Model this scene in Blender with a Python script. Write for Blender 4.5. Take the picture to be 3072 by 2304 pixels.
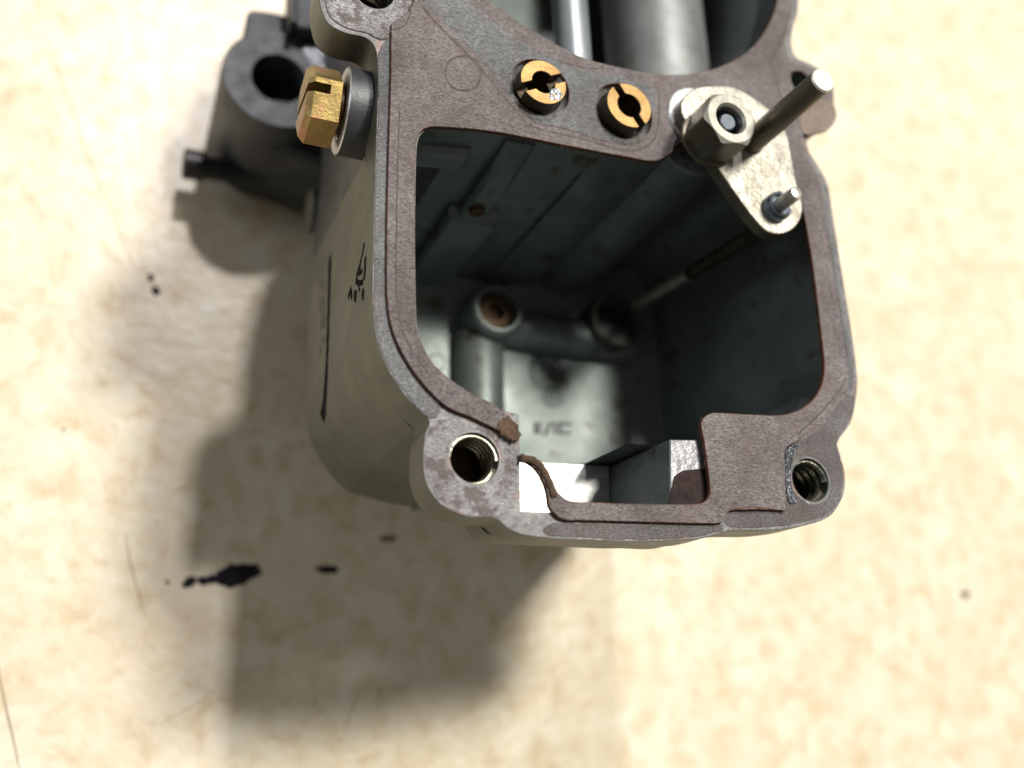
import bpy, bmesh, math, random
from math import sin, cos, pi, sqrt
from mathutils import Vector, Matrix, noise
from mathutils.geometry import delaunay_2d_cdt

R = random.Random(7)
for o in list(bpy.data.objects):
    bpy.data.objects.remove(o)
sc = bpy.context.scene
col = sc.collection

# ------------------------------------------------------------------ camera
# local frame in millimetres: z = 0 is the upper side of the gasket, the
# table top lies T below it, the camera hangs H above it.
H, T, F = 90.0, 64.0, 2987.0
VP = (280.0, 2130.0)                       # picture point straight below the lens
d = Vector((VP[0] - 1536, VP[1] - 1152, F)).normalized()
NZ = -d
XW = (Vector((1, 0, 0)) - NZ * NZ.x).normalized()
YW = NZ.cross(XW)


def wdir(v):
    return Vector((v.dot(XW), v.dot(YW), v.dot(NZ)))


def ray(u, v):
    return wdir(Vector((u - 1536, v - 1152, F)))


def _raw(u, v, z):
    r = ray(u, v)
    return r * ((z - H) / r.z) + Vector((0, 0, H))


O0 = _raw(1800, 900, 0)
O0.z = 0.0


def P(u, v, z=0.0):
    """millimetre point at height z seen at a pixel of the photograph"""
    return _raw(u, v, z) - O0


def MM(px, u, v, z=0.0):
    r = Vector((u - 1536, v - 1152, F))
    return px * (H - z) / r.dot(d)


def on_plane(u, v, p0, n):
    r = ray(u, v)
    c = Vector((0, 0, H)) - O0
    return c + r * ((p0 - c).dot(n) / r.dot(n))


S = 0.001


def W(p):
    return Vector((p[0] * S, p[1] * S, (p[2] + T) * S))


cam_d = bpy.data.cameras.new('camera')
cam = bpy.data.objects.new('camera', cam_d)
col.objects.link(cam)
ax = wdir(Vector((1, 0, 0)))
ay = wdir(Vector((0, -1, 0)))
az = wdir(Vector((0, 0, -1)))
m = Matrix((ax, ay, az)).transposed().to_4x4()
m.translation = W(Vector((0, 0, H)) - O0)
cam.matrix_world = m
cam_d.sensor_width = 36
cam_d.lens = 36 * F / 3072
cam_d.clip_start = 0.005
cam_d.clip_end = 20
fp = P(1900, 1150, 0) - (Vector((0, 0, H)) - O0)
cam_d.dof.use_dof = True
cam_d.dof.focus_distance = -fp.dot(az) * S
cam_d.dof.aperture_fstop = 12.0
cam_d.dof.aperture_blades = 7
sc.camera = cam

# ------------------------------------------------------------------ light
w = bpy.data.worlds.new('World')
sc.world = w
w.use_nodes = True
bg = w.node_tree.nodes['Background']
bg.inputs[0].default_value = (1.0, 0.93, 0.80, 1)
bg.inputs[1].default_value = 0.155


def area(name, loc, target, sx, sy, power, colr):
    l = bpy.data.lights.new(name, 'AREA')
    l.shape = 'RECTANGLE'
    l.size, l.size_y = sx, sy
    l.energy = power
    l.color = colr
    o = bpy.data.objects.new(name, l)
    col.objects.link(o)
    o.location = loc
    o.rotation_euler = (Vector(target) - Vector(loc)).to_track_quat('-Z', 'Y').to_euler()
    return o


Ltgt = W((0, 0, -20))
LA = Vector((0.28, 0.29, 1.0)).normalized()
LB = Vector((0.035, 0.70, 1.0)).normalized()
area('bench_lamp', Ltgt + LA * 0.75, Ltgt, 0.09, 0.13, 6.7, (1.0, 0.95, 0.83))
area('ceiling_lamp', Ltgt + LB * 1.2, Ltgt, 0.055, 0.06, 7.6, (1.0, 0.95, 0.94))
area('cool_fill', Ltgt + Vector((-1.1, 0.30, 0.50)), Ltgt, 0.4, 0.4, 2.3, (0.88, 0.94, 1.0))  # added cool fill for left wall and housing, no window in view
sc.view_settings.view_transform = 'Standard'
sc.view_settings.look = 'None'
sc.view_settings.exposure = 0.0
sc.view_settings.gamma = 1.0

# ------------------------------------------------------------------ materials


def newmat(name):
    m = bpy.data.materials.new(name)
    m.use_nodes = True
    nt = m.node_tree
    b = nt.nodes['Principled BSDF']
    return m, nt, b


def tex(nt, scale, detail=4, rough=0.6, stretch=None, kind='noise', dist=0.0):
    tc = nt.nodes.new('ShaderNodeTexCoord')
    src = tc.outputs['Object']
    if stretch:
        mp = nt.nodes.new('ShaderNodeMapping')
        mp.inputs['Scale'].default_value = stretch
        nt.links.new(src, mp.inputs[0])
        src = mp.outputs[0]
    if kind == 'noise':
        n = nt.nodes.new('ShaderNodeTexNoise')
        n.inputs['Scale'].default_value = scale
        n.inputs['Detail'].default_value = detail
        n.inputs['Roughness'].default_value = rough
        n.inputs['Distortion'].default_value = dist
    else:
        n = nt.nodes.new('ShaderNodeTexVoronoi')
        n.inputs['Scale'].default_value = scale
    nt.links.new(src, n.inputs['Vector'])
    return n.outputs[0]


def ramp(nt, src, stops):
    r = nt.nodes.new('ShaderNodeValToRGB')
    e = r.color_ramp.elements
    while len(e) > 1:
        e.remove(e[0])
    e[0].position = stops[0][0]
    e[0].color = tuple(stops[0][1]) + (1,)
    for p, c in stops[1:]:
        q = e.new(p)
        q.color = tuple(c) + (1,)
    nt.links.new(src, r.inputs[0])
    return r.outputs[0]


def mixc(nt, a, b, fac, mode='MIX'):
    x = nt.nodes.new('ShaderNodeMix')
    x.data_type = 'RGBA'
    x.blend_type = mode
    for i, v in ((6, a), (7, b)):
        if hasattr(v, 'is_linked'):
            nt.links.new(v, x.inputs[i])
        else:
            x.inputs[i].default_value = tuple(v) + (1,)
    if hasattr(fac, 'is_linked'):
        nt.links.new(fac, x.inputs[0])
    else:
        x.inputs[0].default_value = fac
    return x.outputs[2]


def bump(nt, b, src, dist, strength=1.0, prev=None):
    n = nt.nodes.new('ShaderNodeBump')
    n.inputs['Strength'].default_value = strength
    n.inputs['Distance'].default_value = dist
    nt.links.new(src, n.inputs['Height'])
    if prev is not None:
        nt.links.new(prev, n.inputs['Normal'])
    nt.links.new(n.outputs[0], b.inputs['Normal'])
    return n.outputs[0]


def metal(name, c0, c1, metallic, rough, scale=300, bdist=0.00005, stain=None, stretch=None, bscale=2500, dust=None):
    m, nt, b = newmat(name)
    a = tex(nt, scale, 5, 0.65, stretch)
    c = ramp(nt, a, [(0.32, c0), (0.68, c1)])
    if stain:
        f = ramp(nt, tex(nt, stain[1], 4, 0.6), [(stain[2], (0, 0, 0)), (stain[2] + 0.13, (1, 1, 1))])
        c = mixc(nt, c, stain[0], f)
    if dust:
        c = mixc(nt, c, dust[0], ramp(nt, tex(nt, dust[1], 4, 0.7), [(dust[2], (0, 0, 0)), (dust[2] + 0.1, (0.8, 0.8, 0.8))]))
    nt.links.new(c, b.inputs['Base Color'])
    b.inputs['Metallic'].default_value = metallic
    rr = nt.nodes.new('ShaderNodeMapRange')
    rr.inputs['To Min'].default_value = max(0.05, rough - 0.12)
    rr.inputs['To Max'].default_value = min(1, rough + 0.14)
    nt.links.new(tex(nt, scale * 2.3, 4, 0.6, stretch), rr.inputs[0])
    nt.links.new(rr.outputs[0], b.inputs['Roughness'])
    bump(nt, b, tex(nt, bscale, 3, 0.6, stretch), bdist)
    return m


M_CAST = metal('cast_zinc_outside', (0.075, 0.082, 0.068), (0.115, 0.122, 0.10), 0.35, 0.46, 150, 0.00003,
               stain=((0.05, 0.048, 0.038), 380, 0.66), dust=((0.04, 0.038, 0.03), 1500, 0.70))
M_IN = metal('cast_zinc_inside', (0.125, 0.152, 0.153), (0.21, 0.24, 0.235), 0.55, 0.46, 120, 0.00003,
             stain=((0.075, 0.068, 0.055), 240, 0.56), dust=((0.42, 0.43, 0.40), 1300, 0.66))
M_FACE = metal('flange_face', (0.075, 0.072, 0.076), (0.19, 0.19, 0.20), 0.35, 0.52, 700, 0.0001,
               stain=((0.17, 0.11, 0.10), 330, 0.53), bscale=1800)
M_MACH = metal('machined_zinc', (0.40, 0.415, 0.42), (0.66, 0.67, 0.68), 0.75, 0.36, 500, 0.00004,
               stretch=(0.25, 2.2, 1), bscale=2200)
M_BLK = metal('block_top', (0.13, 0.13, 0.145), (0.30, 0.30, 0.32), 0.45, 0.42, 500, 0.00012, bscale=1500)
M_DARK = metal('dark_housing', (0.030, 0.033, 0.038), (0.075, 0.08, 0.09), 0.25, 0.46, 220, 0.00004)
M_WET = metal('oily_metal', (0.30, 0.32, 0.35), (0.50, 0.53, 0.58), 0.45, 0.22, 500, 0.0006, bscale=900)
M_BRASS = metal('brass', (0.235, 0.14, 0.05), (0.37, 0.235, 0.09), 0.62, 0.42, 350, 0.00003,
                stain=((0.30, 0.17, 0.05), 330, 0.60))
M_BOLT = metal('plated_brass_bolt', (0.17, 0.12, 0.045), (0.33, 0.245, 0.095), 0.80, 0.42, 320, 0.00004,
                stain=((0.36, 0.17, 0.10), 300, 0.54))
M_STEEL = metal('nickel_plate', (0.40, 0.38, 0.32), (0.72, 0.70, 0.64), 0.65, 0.30, 420, 0.00005,
                stain=((0.40, 0.35, 0.27), 300, 0.66))
M_NUT = metal('nut_steel', (0.33, 0.325, 0.29), (0.48, 0.475, 0.43), 0.60, 0.36, 300, 0.00003)
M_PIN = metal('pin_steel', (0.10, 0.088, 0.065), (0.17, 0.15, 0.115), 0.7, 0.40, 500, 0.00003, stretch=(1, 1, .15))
M_PINEND = metal('pin_end', (0.55, 0.54, 0.50), (0.78, 0.77, 0.73), 0.6, 0.4, 900, 0.00005)
M_STUD = metal('blued_steel', (0.10, 0.12, 0.15), (0.17, 0.20, 0.24), 0.7, 0.35, 300, 0.00003)
M_BLACK = metal('black_oxide', (0.018, 0.018, 0.02), (0.05, 0.05, 0.055), 0.5, 0.35, 400, 0.00003)
M_RUST = metal('rusty_steel', (0.06, 0.036, 0.02), (0.12, 0.075, 0.038), 0.6, 0.45, 600, 0.00008)
M_JETSHADE = metal('shaded_brass', (0.020, 0.015, 0.010), (0.06, 0.042, 0.022), 0.5, 0.38, 400, 0.00004)  # shade on the jet sides, put into a near-black brass colour
M_INK = metal('black_ink', (0.012, 0.013, 0.015), (0.03, 0.03, 0.033), 0.0, 0.6, 900, 0.00003)
M_GREASE = metal('black_grease', (0.012, 0.011, 0.014), (0.034, 0.032, 0.040), 0.0, 0.55, 1500, 0.0001)


for _m in (M_INK, M_GREASE):
    _m.node_tree.nodes['Principled BSDF'].inputs['Specular IOR Level'].default_value = 0.0


def paper(name, lo, hi, red, bd=0.00016, speck=0.5, blot=False):
    m, nt, b = newmat(name)
    fib = tex(nt, 2600, 4, 0.7, (1, 2.3, 1))
    big = tex(nt, 260, 4, 0.6)
    c = ramp(nt, fib, [(0.33, lo), (0.52, [(x + y) / 2 for x, y in zip(lo, hi)]), (0.72, hi)])
    f = ramp(nt, big, [(0.42, (0, 0, 0)), (0.66, (1, 1, 1))])
    c2 = mixc(nt, c, red, f)
    c = mixc(nt, c, c2, 0.45)
    fl = ramp(nt, tex(nt, 5200, 2, 0.5), [(0.64, (0, 0, 0)), (0.74, (1, 1, 1))])
    c3 = mixc(nt, c, (0.62, 0.56, 0.55), fl)
    c = mixc(nt, c, c3, speck)
    gr = ramp(nt, tex(nt, 85, 4, 0.65), [(0.36, (0.52, 0.50, 0.50)), (0.58, (1, 1, 1))])
    c = mixc(nt, c, gr, 0.75, 'MULTIPLY')
    if blot:
        c = mixc(nt, c, red, ramp(nt, tex(nt, 480, 5, 0.65), [(0.50, (0, 0, 0)), (0.58, (0.8, 0.8, 0.8))]))
    nt.links.new(c, b.inputs['Base Color'])
    b.inputs['Roughness'].default_value = 0.62
    b.inputs['Specular IOR Level'].default_value = 0.45
    p = bump(nt, b, fib, bd)
    bump(nt, b, tex(nt, 500, 3, 0.6), 0.0002, prev=p)
    return m


M_GASK = paper('gasket_paper', (0.050, 0.043, 0.045), (0.30, 0.268, 0.276), (0.105, 0.070, 0.062))
M_GEDGE = paper('gasket_cut_edge', (0.075, 0.026, 0.016), (0.16, 0.06, 0.036), (0.20, 0.08, 0.03), speck=0.1)
M_RES = paper('gasket_residue', (0.045, 0.041, 0.045), (0.24, 0.225, 0.24), (0.10, 0.07, 0.06))
M_RESB = paper('blue_grey_residue', (0.045, 0.048, 0.053), (0.29, 0.305, 0.325), (0.09, 0.08, 0.085))
M_RESW = paper('pale_residue', (0.11, 0.10, 0.11), (0.74, 0.75, 0.79), (0.13, 0.10, 0.10), bd=0.0003, blot=True)
M_FLUFF = paper('torn_fibres', (0.085, 0.045, 0.025), (0.27, 0.18, 0.12), (0.10, 0.05, 0.03), bd=0.0004)
M_CREASE = metal('crease_line', (0.035, 0.026, 0.026), (0.085, 0.062, 0.06), 0.0, 0.7, 900, 0.00005)

# countertop
M_TOP, nt, b = newmat('mottled_counter')
t1 = tex(nt, 210, 6, 0.62, dist=0.5)
c = ramp(nt, t1, [(0.34, (0.80, 0.745, 0.63)), (0.52, (0.745, 0.665, 0.52)), (0.70, (0.60, 0.48, 0.315))])
t2 = ramp(nt, tex(nt, 70, 4, 0.6, dist=0.6), [(0.38, (0, 0, 0)), (0.66, (1, 1, 1))])
c2 = mixc(nt, c, (0.62, 0.51, 0.35), t2)
c = mixc(nt, c, c2, 0.45)
t3 = ramp(nt, tex(nt, 420, 3, 0.5), [(0.56, (0, 0, 0)), (0.72, (1, 1, 1))])
c3 = mixc(nt, c, (0.45, 0.32, 0.17), t3)
c = mixc(nt, c, c3, 0.28)
nt.links.new(c, b.inputs['Base Color'])
b.inputs['Roughness'].default_value = 0.36
bump(nt, b, tex(nt, 240, 4, 0.6), 0.00035, 0.6)

# ------------------------------------------------------------------ mesh tools


def inpoly(x, y, L):
    r = False
    j = len(L) - 1
    for i in range(len(L)):
        if (L[i][1] > y) != (L[j][1] > y) and x < (L[j][0] - L[i][0]) * (y - L[i][1]) / (L[j][1] - L[i][1]) + L[i][0]:
            r = not r
        j = i
    return r


class MB:
    def __init__(s):
        s.bm = bmesh.new()
        s.slot = 0

    def face(s, pts):
        vs = [s.bm.verts.new(p) for p in pts]
        try:
            f = s.bm.faces.new(vs)
            f.material_index = s.slot
            return f
        except ValueError:
            return None

    def strip(s, a, b, closed=True):
        n = len(a)
        va = [s.bm.verts.new(p) for p in a]
        vb = [s.bm.verts.new(p) for p in b]
        for i in range(n if closed else n - 1):
            j = (i + 1) % n
            f = s.bm.faces.new((va[i], va[j], vb[j], vb[i]))
            f.material_index = s.slot

    def cap(s, loops, z, fn=None):
        """flat face with holes at height z; loops of xy"""
        vs, es = [], []
        for L in loops:
            k = len(vs)
            n = len(L)
            vs += [Vector((p[0], p[1])) for p in L]
            es += [(k + i, k + (i + 1) % n) for i in range(n)]
        ov, oe, of, *_ = delaunay_2d_cdt(vs, es, [], 0, 1e-5)
        nv = [s.bm.verts.new(fn(v) if fn else (v.x, v.y, z)) for v in ov]
        for f in of:
            cx = sum(ov[i].x for i in f) / len(f)
            cy = sum(ov[i].y for i in f) / len(f)
            if not inpoly(cx, cy, loops[0]) or any(inpoly(cx, cy, h_) for h_ in loops[1:]):
                continue
            try:
                q = s.bm.faces.new([nv[i] for i in f])
                q.material_index = s.slot
            except ValueError:
                pass

    def lathe(s, c, axis, prof, n=32, cap0=False, cap1=False):
        """prof: (radius, height along axis)"""
        axis = Vector(axis).normalized()
        q = axis.to_track_quat('Z', 'Y')
        rings = []
        for r, h in prof:
            rings.append([Vector(c) + q @ Vector((r * cos(2 * pi * i / n), r * sin(2 * pi * i / n), h)) for i in range(n)])
        for a, b in zip(rings, rings[1:]):
            s.strip(a, b)
        if cap0:
            s.face(list(reversed(rings[0])))
        if cap1:
            s.face(rings[-1])

    def tube(s, pts, r, n=8, caps=True):
        pts = [Vector(p) for p in pts]
        rings = []
        for i, p in enumerate(pts):
            t = (pts[min(i + 1, len(pts) - 1)] - pts[max(i - 1, 0)]).normalized()
            q = t.to_track_quat('Z', 'Y')
            rr = r[i] if isinstance(r, (list, tuple)) else r
            rings.append([p + q @ Vector((rr * cos(2 * pi * k / n), rr * sin(2 * pi * k / n), 0)) for k in range(n)])
        for a, b in zip(rings, rings[1:]):
            best = min(range(n), key=lambda k: (b[k] - a[0]).length)
            s.strip(a, b[best:] + b[:best])
            b[:] = b[best:] + b[:best]
        if caps:
            s.face(rings[0])
            s.face(rings[-1])

    def prism(s, loop, zt, zb, ch=0.0, holes=(), hole_zb=None, bottom=True, hole_slot=None, side_slot=None):
        top = inset(loop, ch) if ch else loop
        s.cap([top] + [inset(h_, -ch) if ch else h_ for h_ in holes], zt)
        base = s.slot
        if side_slot is not None:
            s.slot = side_slot
        L0 = [(p[0], p[1], zt - ch) for p in loop]
        if ch:
            s.strip([(p[0], p[1], zt) for p in top], L0)
        s.strip(L0, [(p[0], p[1], zb) for p in loop])
        if hole_slot is not None:
            s.slot = hole_slot
        for h_ in holes:
            H0 = [(p[0], p[1], zt - ch) for p in h_]
            if ch:
                s.strip([(p[0], p[1], zt) for p in inset(h_, -ch)], H0)
            s.strip(H0, [(p[0], p[1], hole_zb if hole_zb is not None else zb) for p in h_])
        s.slot = base
        if bottom:
            s.cap([loop] + list(holes), zb)

    def build(s, name, mats, parent=None, angle=35, origin=None):
        bmesh.ops.remove_doubles(s.bm, verts=s.bm.verts, dist=2e-4)
        bmesh.ops.dissolve_degenerate(s.bm, dist=1e-5, edges=s.bm.edges)
        bmesh.ops.recalc_face_normals(s.bm, faces=s.bm.faces)
        org = Vector(parent['_org']) if parent is not None and '_org' in parent else Vector((0, 0, 0))
        if origin is not None and parent is None:
            org = W(origin)
        for v in s.bm.verts:
            v.co = W(v.co) - org
        me = bpy.data.meshes.new(name)
        s.bm.to_mesh(me)
        s.bm.free()
        for mm in (mats if isinstance(mats, (list, tuple)) else [mats]):
            me.materials.append(mm)
        for p in me.polygons:
            p.use_smooth = True
        me.set_sharp_from_angle(angle=math.radians(angle))
        o = bpy.data.objects.new(name, me)
        col.objects.link(o)
        if parent is not None:
            o.parent = parent
            if parent.type == 'EMPTY' or True:
                o['_org'] = tuple(org)
        else:
            o.location = org
            o['_org'] = tuple(org)
        return o


def area2(L):
    return sum(L[i][0] * L[(i + 1) % len(L)][1] - L[(i + 1) % len(L)][0] * L[i][1] for i in range(len(L)))


def inset(L, dd):
    """move a closed loop inwards by dd"""
    sg = 1 if area2(L) > 0 else -1
    out = []
    n = len(L)
    for i in range(n):
        a, b_, c_ = Vector(L[i - 1][:2]), Vector(L[i][:2]), Vector(L[(i + 1) % n][:2])
        e1, e2 = b_ - a, c_ - b_
        if e1.length < 1e-9 or e2.length < 1e-9:
            out.append((b_.x, b_.y))
            continue
        e1.normalize()
        e2.normalize()
        n1 = Vector((-e1.y, e1.x)) * sg
        n2 = Vector((-e2.y, e2.x)) * sg
        nn = n1 + n2
        if nn.length < 1e-6:
            nn = n1
        nn.normalize()
        k = max(0.5, nn.dot(n1))
        q = b_ + nn * (dd / k)
        out.append((q.x, q.y))
    return out


def spline(pts, step=0.5, closed=True, jit=0.0, jf=1.5, seed=0):
    """pixel points -> smooth mm loop; a point given twice is a sharp corner"""
    n = len(pts)
    segs = []
    rng = range(n if closed else n - 1)
    for i in rng:
        p1, p2 = pts[i], pts[(i + 1) % n]
        if (p1 - p2).length < 1e-6:
            continue
        p0 = pts[i - 1] if (closed or i > 0) else p1
        p3 = pts[(i + 2) % n] if (closed or i + 2 < n) else p2
        L = (p2 - p1).length
        k = max(1, int(L / step))
        m1 = (p2 - p0) * 0.5
        m2 = (p3 - p1) * 0.5
        if (p1 - p0).length < 1e-6:
            m1 = (p2 - p1) * 0.5
        if (p3 - p2).length < 1e-6:
            m2 = (p2 - p1) * 0.5
        for mm_ in (m1, m2):
            if mm_.length > L:
                mm_ *= L / mm_.length
        for j in range(k):
            t = j / k
            t2, t3 = t * t, t * t * t
            segs.append(p1 * (2 * t3 - 3 * t2 + 1) + m1 * (t3 - 2 * t2 + t) + p2 * (-2 * t3 + 3 * t2) + m2 * (t3 - t2))
    if not closed:
        segs.append(pts[-1].copy())
    if jit:
        for q in segs:
            v = noise.noise_vector(Vector((q.x * jf, q.y * jf, seed * 7.3)))
            v2 = noise.noise_vector(Vector((q.x * jf * 4, q.y * jf * 4, seed * 3.1)))
            q.x += jit * (v.x + 0.5 * v2.x)
            q.y += jit * (v.y + 0.5 * v2.y)
    return segs


def L2(px, z=0.0, step=0.5, closed=True, jit=0.0, jf=1.5, seed=0):
    return [(p.x, p.y) for p in spline([P(u, v, z) for u, v in px], step, closed, jit, jf, seed)]


def circle(u, v, rpx, z=0.0, n=40, jit=0.0, seed=0):
    c_ = P(u, v, z)
    r = MM(rpx, u, v, z)
    out = []
    for i in range(n):
        a = 2 * pi * i / n
        rr = r
        if jit:
            rr += jit * noise.noise(Vector((cos(a) * 3, sin(a) * 3, seed)))
        out.append((c_.x + rr * cos(a), c_.y + rr * sin(a)))
    return out


def tag(o, label=None, cat=None, group=None, kind=None):
    for k, v in (('label', label), ('category', cat), ('group', group), ('kind', kind)):
        if v:
            o[k] = v
    return o


# ------------------------------------------------------------------ counter
mb = MB()
g = 24
ext = 900.0
for i in range(g):
    for j in range(g):
        x0, x1 = -ext + 2 * ext * i / g, -ext + 2 * ext * (i + 1) / g
        y0, y1 = -ext + 2 * ext * j / g, -ext + 2 * ext * (j + 1) / g
        mb.face([(x0, y0, -T), (x1, y0, -T), (x1, y1, -T), (x0, y1, -T)])
counter = mb.build('countertop', M_TOP)
tag(counter, kind='structure')


def scratch(px, wd, mat, name='scratch'):
    m_ = MB()
    pts = spline([P(u, v, -T) for u, v in px], 1.5, closed=False, jit=0.12, jf=0.3)
    a, b_ = [], []
    for i, p in enumerate(pts):
        t = (pts[min(i + 1, len(pts) - 1)] - pts[max(i - 1, 0)]).normalized()
        nn = Vector((-t.y, t.x, 0)) * wd * (0.25 + 0.75 * sin(pi * (i + 0.5) / len(pts)))
        a.append(p + nn + Vector((0, 0, 0.02)))
        b_.append(p - nn + Vector((0, 0, 0.02)))
    m_.strip(a, b_, closed=False)
    return m_.build(name, mat, counter)


M_SCR = metal('scratch_tone', (0.36, 0.26, 0.14), (0.46, 0.34, 0.19), 0, 0.5, 700, 0.00002)
M_SCRD = metal('scratch_dark', (0.16, 0.12, 0.08), (0.26, 0.20, 0.13), 0, 0.5, 700, 0.00002)
scratch([(95, -40), (150, 150), (205, 300), (262, 470), (330, 610), (375, 740), (425, 840)], 0.10, M_SCR)
scratch([(375, 1600), (392, 1690), (412, 1770), (437, 1852)], 0.09, M_SCRD)
scratch([(-10, 1980), (10, 2090), (35, 2200), (62, 2320)], 0.12, M_SCRD)
scratch([(1085, 2080), (1060, 2120), (1030, 2190)], 0.10, M_SCR)
scratch([(640, 2075), (560, 2130), (480, 2170)], 0.07, M_SCR)

# ------------------------------------------------------------------ carburettor
root_loc = W((P(1700, 500, 0).x, P(1700, 500, 0).y, -T))
carb = bpy.data.objects.new('carburettor', None)
carb.empty_display_size = 0.01
col.objects.link(carb)
carb.location = root_loc
carb['_org'] = tuple(root_loc)
tag(carb, 'grey cast metal carburettor body standing on the cream counter with its float bowl open', 'carburettor')

ZF = -0.6                                    # metal face under the gasket
ZFL = -5.5                                   # underside of flange

A_px = [(1140, -430), (1130, -220), (1100, -172), (1020, -148), (972, -110), (955, -50), (962, 20), (985, 70), (1035, 98), (1095, 112), (1124, 140), (1134, 200), (1132, 320),
        (1125, 520), (1118, 800), (1121, 960), (1148, 1075), (1218, 1190), (1288, 1262), (1276, 1300),
        (1270, 1380), (1280, 1450), (1322, 1512), (1400, 1548), (1488, 1556), (1520, 1582), (1565, 1603), (1640, 1614),
        (1760, 1620), (1900, 1625), (2080, 1618), (2140, 1606), (2190, 1592), (2320, 1590), (2420, 1575), (2490, 1548),
        (2528, 1490), (2536, 1440), (2530, 1395), (2511, 1350), (2517, 1318), (2552, 1268), (2568, 1200), (2572, 1130),
        (2556, 1000), (2530, 840), (2498, 640), (2482, 550), (2450, 490), (2426, 450), (2424, 412), (2468, 385),
        (2496, 340), (2502, 290), (2490, 235), (2440, 195), (2390, 172), (2374, 130), (2380, 80), (2394, 30), (2396, -80),
        (2380, -350), (2290, -650), (2100, -850), (1900, -920), (1600, -900), (1300, -760), (1190, -600)]
A = L2(A_px, ZF, 0.45)

O_px = [(1250, 460), (1258, 412), (1285, 388), (1330, 386), (1480, 400), (1700, 442), (1860, 476), (1960, 488), (2010, 470),
        (2060, 452), (2130, 470), (2190, 480), (2290, 440), (2345, 470), (2384, 540), (2418, 640), (2452, 850), (2482, 1080), (2476, 1150), (2446, 1210),
        (2390, 1243), (2330, 1256), (2300, 1330), (2300, 1420), (2300, 1532), (2300, 1532), (1900, 1542), (1562, 1534), (1562, 1534), (1560, 1400), (1556, 1244), (1556, 1244),
        (1500, 1228), (1405, 1180), (1310, 1105), (1262, 1020), (1250, 960), (1246, 700)]
O = L2(O_px, ZF, 0.5)
TH_px = [(1395, -40), (1440, -5), (1520, 55), (1600, 108), (1740, 182), (1860, 214), (1960, 232), (2060, 232), (2150, 212),
         (2230, 170), (2285, 110), (2322, 30), (2336, -60), (2330, -250), (2250, -480), (2080, -640), (1850, -690), (1620, -620), (1450, -450), (1370, -230)]
TH = L2(TH_px, ZF, 0.6)
WELL1 = circle(1621, 262, 92, ZF, 44)
WELL2 = circle(1872, 334, 92, ZF, 44)
HLL = circle(1424, 1374, 78, ZF, 44)
HLR = circle(2432, 1440, 66, ZF, 44)
HUL = circle(1122, -28, 62, ZF, 40)
HUR = circle(2402, 247, 36, ZF, 32)

mb = MB()
mb.prism(A, ZF, ZFL, 0.05, [O, TH, WELL1, WELL2, HLL, HLR, HUL, HUR], side_slot=1, hole_slot=2)
flange = mb.build('flange', [M_FACE, M_CAST, M_IN], carb)

# float bowl shell -------------------------------------------------
BO_px = [(1128, 440), (1128, 398), (1128, 398), (1250, 392), (1250, 392), (1700, 380), (2100, 380), (2400, 420), (2424, 480), (2470, 545), (2490, 660), (2520, 850), (2545, 1010), (2558, 1140),
         (2540, 1240), (2480, 1310), (2380, 1345), (2016, 1345), (1569, 1332), (1437, 1308), (1310, 1268), (1288, 1260), (1219, 1188), (1149, 1074), (1122, 959), (1119, 800), (1126, 520)]
BO = L2(BO_px, ZF, 0.6)
FLOOR = -39.5
mb = MB()
prof = [(0, ZFL + 0.2), (0, -36.0), (0.3, -37.8), (1.1, -39.4), (2.6, -40.8), (4.4, -41.4)]
prev = None
for ins, z in prof:
    cur = [(p[0], p[1], z) for p in inset(BO, ins)]
    if z > -10:
        cur = [(p[0], p[1], -17.2 if p[1] < P(1800, 1312, 0).y and p[0] > P(1500, 1300, 0).x else z) for p in cur]
    if prev:
        mb.strip(prev, cur)
    prev = cur
mb.cap([inset(BO, 4.4)], -41.4)
bowl = mb.build('float_bowl', M_CAST, carb)
# inside walls and floor
mb = MB()
S_px = [p for p in O_px if p[1] < 1225 or p[0] < 1450] + []
S_px = [(1250, 460), (1258, 412), (1285, 388), (1330, 386), (1480, 400), (1700, 442), (1860, 476), (1960, 488), (2030, 470),
        (2290, 440), (2345, 470), (2384, 540), (2418, 640), (2452, 850), (2482, 1080), (2476, 1150), (2446, 1220),
        (2380, 1290), (2300, 1300), (1900, 1300), (1600, 1296), (1500, 1240), (1405, 1180), (1310, 1105), (1262, 1020), (1250, 960), (1246, 700)]
SH = L2(S_px, ZF, 0.5)
on = [i for i in range(len(O)) if O[i][1] < P(2300, 1246, 0).y or (O[i][1] < P(1556, 1240, 0).y and O[i][0] < P(1600, 1300, 0).x and O[i][0] > P(1545, 1300, 0).x)]
on.sort()
ON = [O[i] for i in on]
mb.strip([(p[0], p[1], ZF - 0.5) for p in ON], [(p[0], p[1], -16.5) for p in ON], closed=False)
YF = P(1800, 1280, 0).y
mb.strip([(p[0], p[1], -15.4 if p[1] < YF else ZFL) for p in SH], [(p[0], p[1], FLOOR + 0.8) for p in SH])
s2 = inset(SH, 0.8)
s1 = inset(SH, 0.25)
mb.strip([(p[0], p[1], FLOOR + 0.8) for p in SH], [(p[0], p[1], FLOOR + 0.25) for p in s1])
mb.strip([(p[0], p[1], FLOOR + 0.25) for p in s1], [(p[0], p[1], FLOOR) for p in s2])
mb.cap([s2], FLOOR)
inner = mb.build('bowl_lining', M_IN, carb)


def poly(px, z):
    return [tuple(P(u, v, z))[:2] for u, v in px]


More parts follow.
